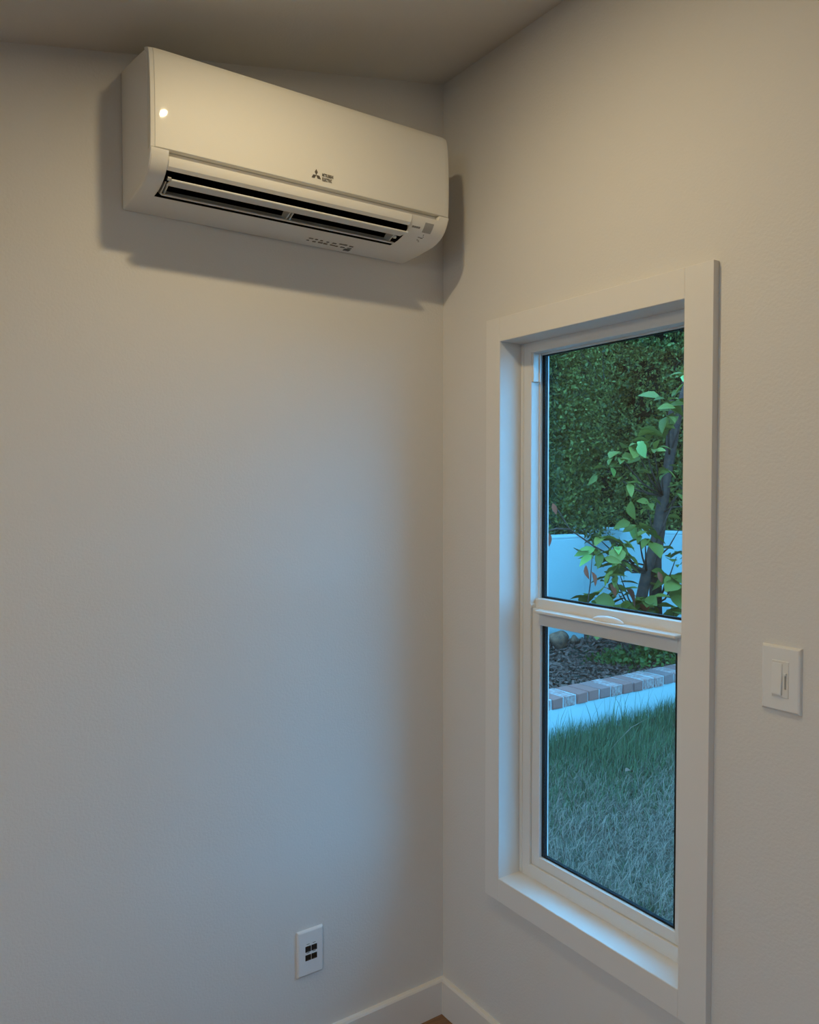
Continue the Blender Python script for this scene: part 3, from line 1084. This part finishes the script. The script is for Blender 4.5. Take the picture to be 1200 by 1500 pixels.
t_ = obj('stems', st_, M['twig'], SH)
t_['kind'] = 'stuff'

# stones at the foot of the wall end
M['stone'] = mat('brown_stone', (0.42, 0.15, 0.09), 0.95, 0.1, color2=(0.14, 0.055, 0.04), scale=14, bump=0.7, bump_scale=30)
for (x, y, r, lab) in ((3.76, 3.26, .095, 'largest brown stone leaning on the foot of the white wall'), (3.57, 3.26, .060, 'small brown stone left of the largest stone by the wall'),
                       (3.98, 3.28, .045, 'small brown stone right of the largest stone by the wall')):
    b = bmesh.new()
    bmesh.ops.create_icosphere(b, subdivisions=3, radius=1.0)
    ph = random.uniform(0, 6)
    for q in b.verts:
        c = q.co.copy()
        k = 1 + .16 * math.sin(3.1 * c.x + ph) * math.cos(2.7 * c.y - ph) + .12 * math.sin(4.3 * c.z + 2 * ph)
        q.co = Vector((c.x * r * k, c.y * r * .8 * k, c.z * r * .95 * k))
    o = obj('stone', b, M['stone'], None, True, (x, y, bedz(x, y) + r * .65))
    tag(o, lab, 'stone', 'stones at the foot of the white wall')

# bark mulch: loose chips
M['mulch'] = mat('mulch_chips', (0.10, 0.038, 0.028), 0.95, 0.1, color2=(0.34, 0.13, 0.10), rnd='island')
nm = 16000
X = rng.uniform(LX0 + .05, 4.95, nm)
Y = 2.21 + (3.9 - 2.21) * rng.uniform(0, 1, nm) ** 1.3
Z = .045 + .02 * np.sin(X * 3.1 + Y * 2.3) * np.cos(Y * 4.1) + .035 * (Y - 2.2) + rng.uniform(.0, .014, nm)
Cc = np.stack([X, Y, Z], 1)
d = unit(rng.normal(size=(nm, 3)) * np.array([1, 1, .35]))
s = unit(np.cross(d, rng.normal(size=(nm, 3)) * np.array([.4, .4, 1])))
w_ = np.cross(d, s)
L = rng.uniform(.012, .034, (nm, 1))
B = L * rng.uniform(.25, .5, (nm, 1))
q0, q1, q2, q3 = Cc - d * L + s * B * .6, Cc - d * L * .8 - s * B, Cc + d * L - s * B * .5, Cc + d * L * .9 + s * B
q4 = Cc + w_ * .006
V = np.stack([q0, q1, q2, q3, q4], 1).reshape(-1, 3)
base = (np.arange(nm) * 5)[:, None]
F = np.concatenate([base + np.array([[0, 1, 4]]), base + np.array([[1, 2, 4]]), base + np.array([[2, 3, 4]]), base + np.array([[3, 0, 4]])], 0)
mu = fast_mesh('bark_mulch', V, F, M['mulch'])
tag(mu, 'dark bark mulch covering the planting bed', 'mulch', None, 'stuff')

# ------------------------------------------------------------------ lawn
M['grass'] = leaf_mat('green_grass', (0.06, 0.085, 0.035), (0.19, 0.18, 0.075), 'island', .5, .25)
M['straw'] = leaf_mat('dry_grass', (0.16, 0.09, 0.065), (0.50, 0.25, 0.175), 'island', .6, .2)


def blades(n_, xr, yr, hr, wr, lean, m, name, label, zfun=None, keep=None):
    X = rng.uniform(*xr, n_)
    Y = rng.uniform(*yr, n_)
    if keep is not None:
        k = keep(X, Y) > rng.uniform(0, 1, n_)
        X, Y = X[k], Y[k]
    nn = len(X)
    P0 = np.stack([X, Y, np.full(nn, GZ - .004)], 1)
    a = rng.uniform(0, 2 * np.pi, nn)
    h = rng.uniform(hr[0], hr[1], nn)
    if zfun is not None:
        h = h * zfun(X, Y)
    ln = rng.uniform(lean[0], lean[1], nn)
    dirv = np.stack([np.cos(a), np.sin(a), np.zeros(nn)], 1)
    side = np.stack([-np.sin(a + .5), np.cos(a + .5), np.zeros(nn)], 1) * (rng.uniform(wr[0], wr[1], nn))[:, None]
    upv = np.array([0, 0, 1.0])
    P1 = P0 + upv * (h * .6)[:, None] * np.cos(ln * .5)[:, None] + dirv * (h * .6 * np.sin(ln * .5))[:, None]
    P2 = P1 + upv * (h * .4 * np.cos(ln))[:, None] + dirv * (h * .5 * np.sin(ln))[:, None]
    P2[:, 2] = np.maximum(P2[:, 2], GZ + .004)
    V = np.stack([P0 - side, P0 + side, P1 + side * .75, P1 - side * .75, P2], 1).reshape(-1, 3)
    base = (np.arange(nn) * 5)[:, None]
    F = np.concatenate([base + np.array([[0, 1, 2]]), base + np.array([[0, 2, 3]]), base + np.array([[3, 2, 4]])], 0)
    o = fast_mesh(name, V, F, m)
    return tag(o, label, 'grass', None, 'stuff')


def near_wall(X, Y):
    return 0.35 + 0.75 * np.clip((Y - .9) / 1.0, 0, 1) + .18 * np.sin(X * 5 + 1) * np.cos(Y * 4)


def keep_green(X, Y):
    n1 = .5 + .5 * np.sin(X * 3.3 + 1.2 * np.sin(Y * 2.4)) * np.cos(Y * 3.1 + X)
    return np.clip(.25 + .75 * np.clip((Y - .7) / .9, 0, 1) + .35 * (n1 - .5), .12, 1)


def keep_dry(X, Y):
    n1 = .5 + .5 * np.sin(X * 3.3 + 1.2 * np.sin(Y * 2.4)) * np.cos(Y * 3.1 + X)
    return np.clip(1.05 - .75 * np.clip((Y - .6) / 1.0, 0, 1) - .35 * (n1 - .5), .10, 1)


blades(85000, (.3, 4.93), (-1.0, 1.97), (.07, .17), (.0012, .0026), (.1, 1.1), M['grass'], 'green_grass', 'green grass growing tall in front of the low white wall', near_wall, keep_green)
blades(75000, (.3, 4.93), (-1.0, 1.93), (.05, .13), (.0009, .0018), (.9, 1.75), M['straw'], 'dry_grass', 'dry matted straw-coloured grass of the lawn', None, keep_dry)
blades(260, (.6, 4.9), (1.72, 1.93), (.18, .36), (.0014, .0026), (.05, .5), M['grass'], 'tall_grass', 'sparse tall grass blades standing against the low white wall')
# a few fallen leaves lying on the lawn, one long dry stalk
M['dead_leaf'] = mat('dead_leaf', (0.36, 0.15, 0.10), 0.9, 0.1, color2=(0.24, 0.10, 0.07), scale=20)
dl = leaf_mesh(1, M['dead_leaf'])
for (x, y, s_, a, lab) in ((2.22, 1.20, .12, .3, 'pale fallen leaf lying on the lawn in front of the low wall'),):
    o = bpy.data.objects.new('fallen_leaf', dl)
    o.location = (x, y, GZ + .085)
    o.rotation_euler = (.2, .1, a)
    o.scale = (s_, s_ * .4, s_)
    link(o)
    tag(o, lab, 'leaf')
stalk = obj('dry_stalk', tube_bm([(2.45, 1.57, GZ), (2.60, 1.60, GZ + .07), (2.80, 1.64, GZ + .13), (2.99, 1.66, GZ + .155)], [.0028, .0026, .0022, .0012], 5), M['straw'], None, True)
tag(stalk, 'long pale dry stalk leaning over the grass by the low wall', 'stalk')
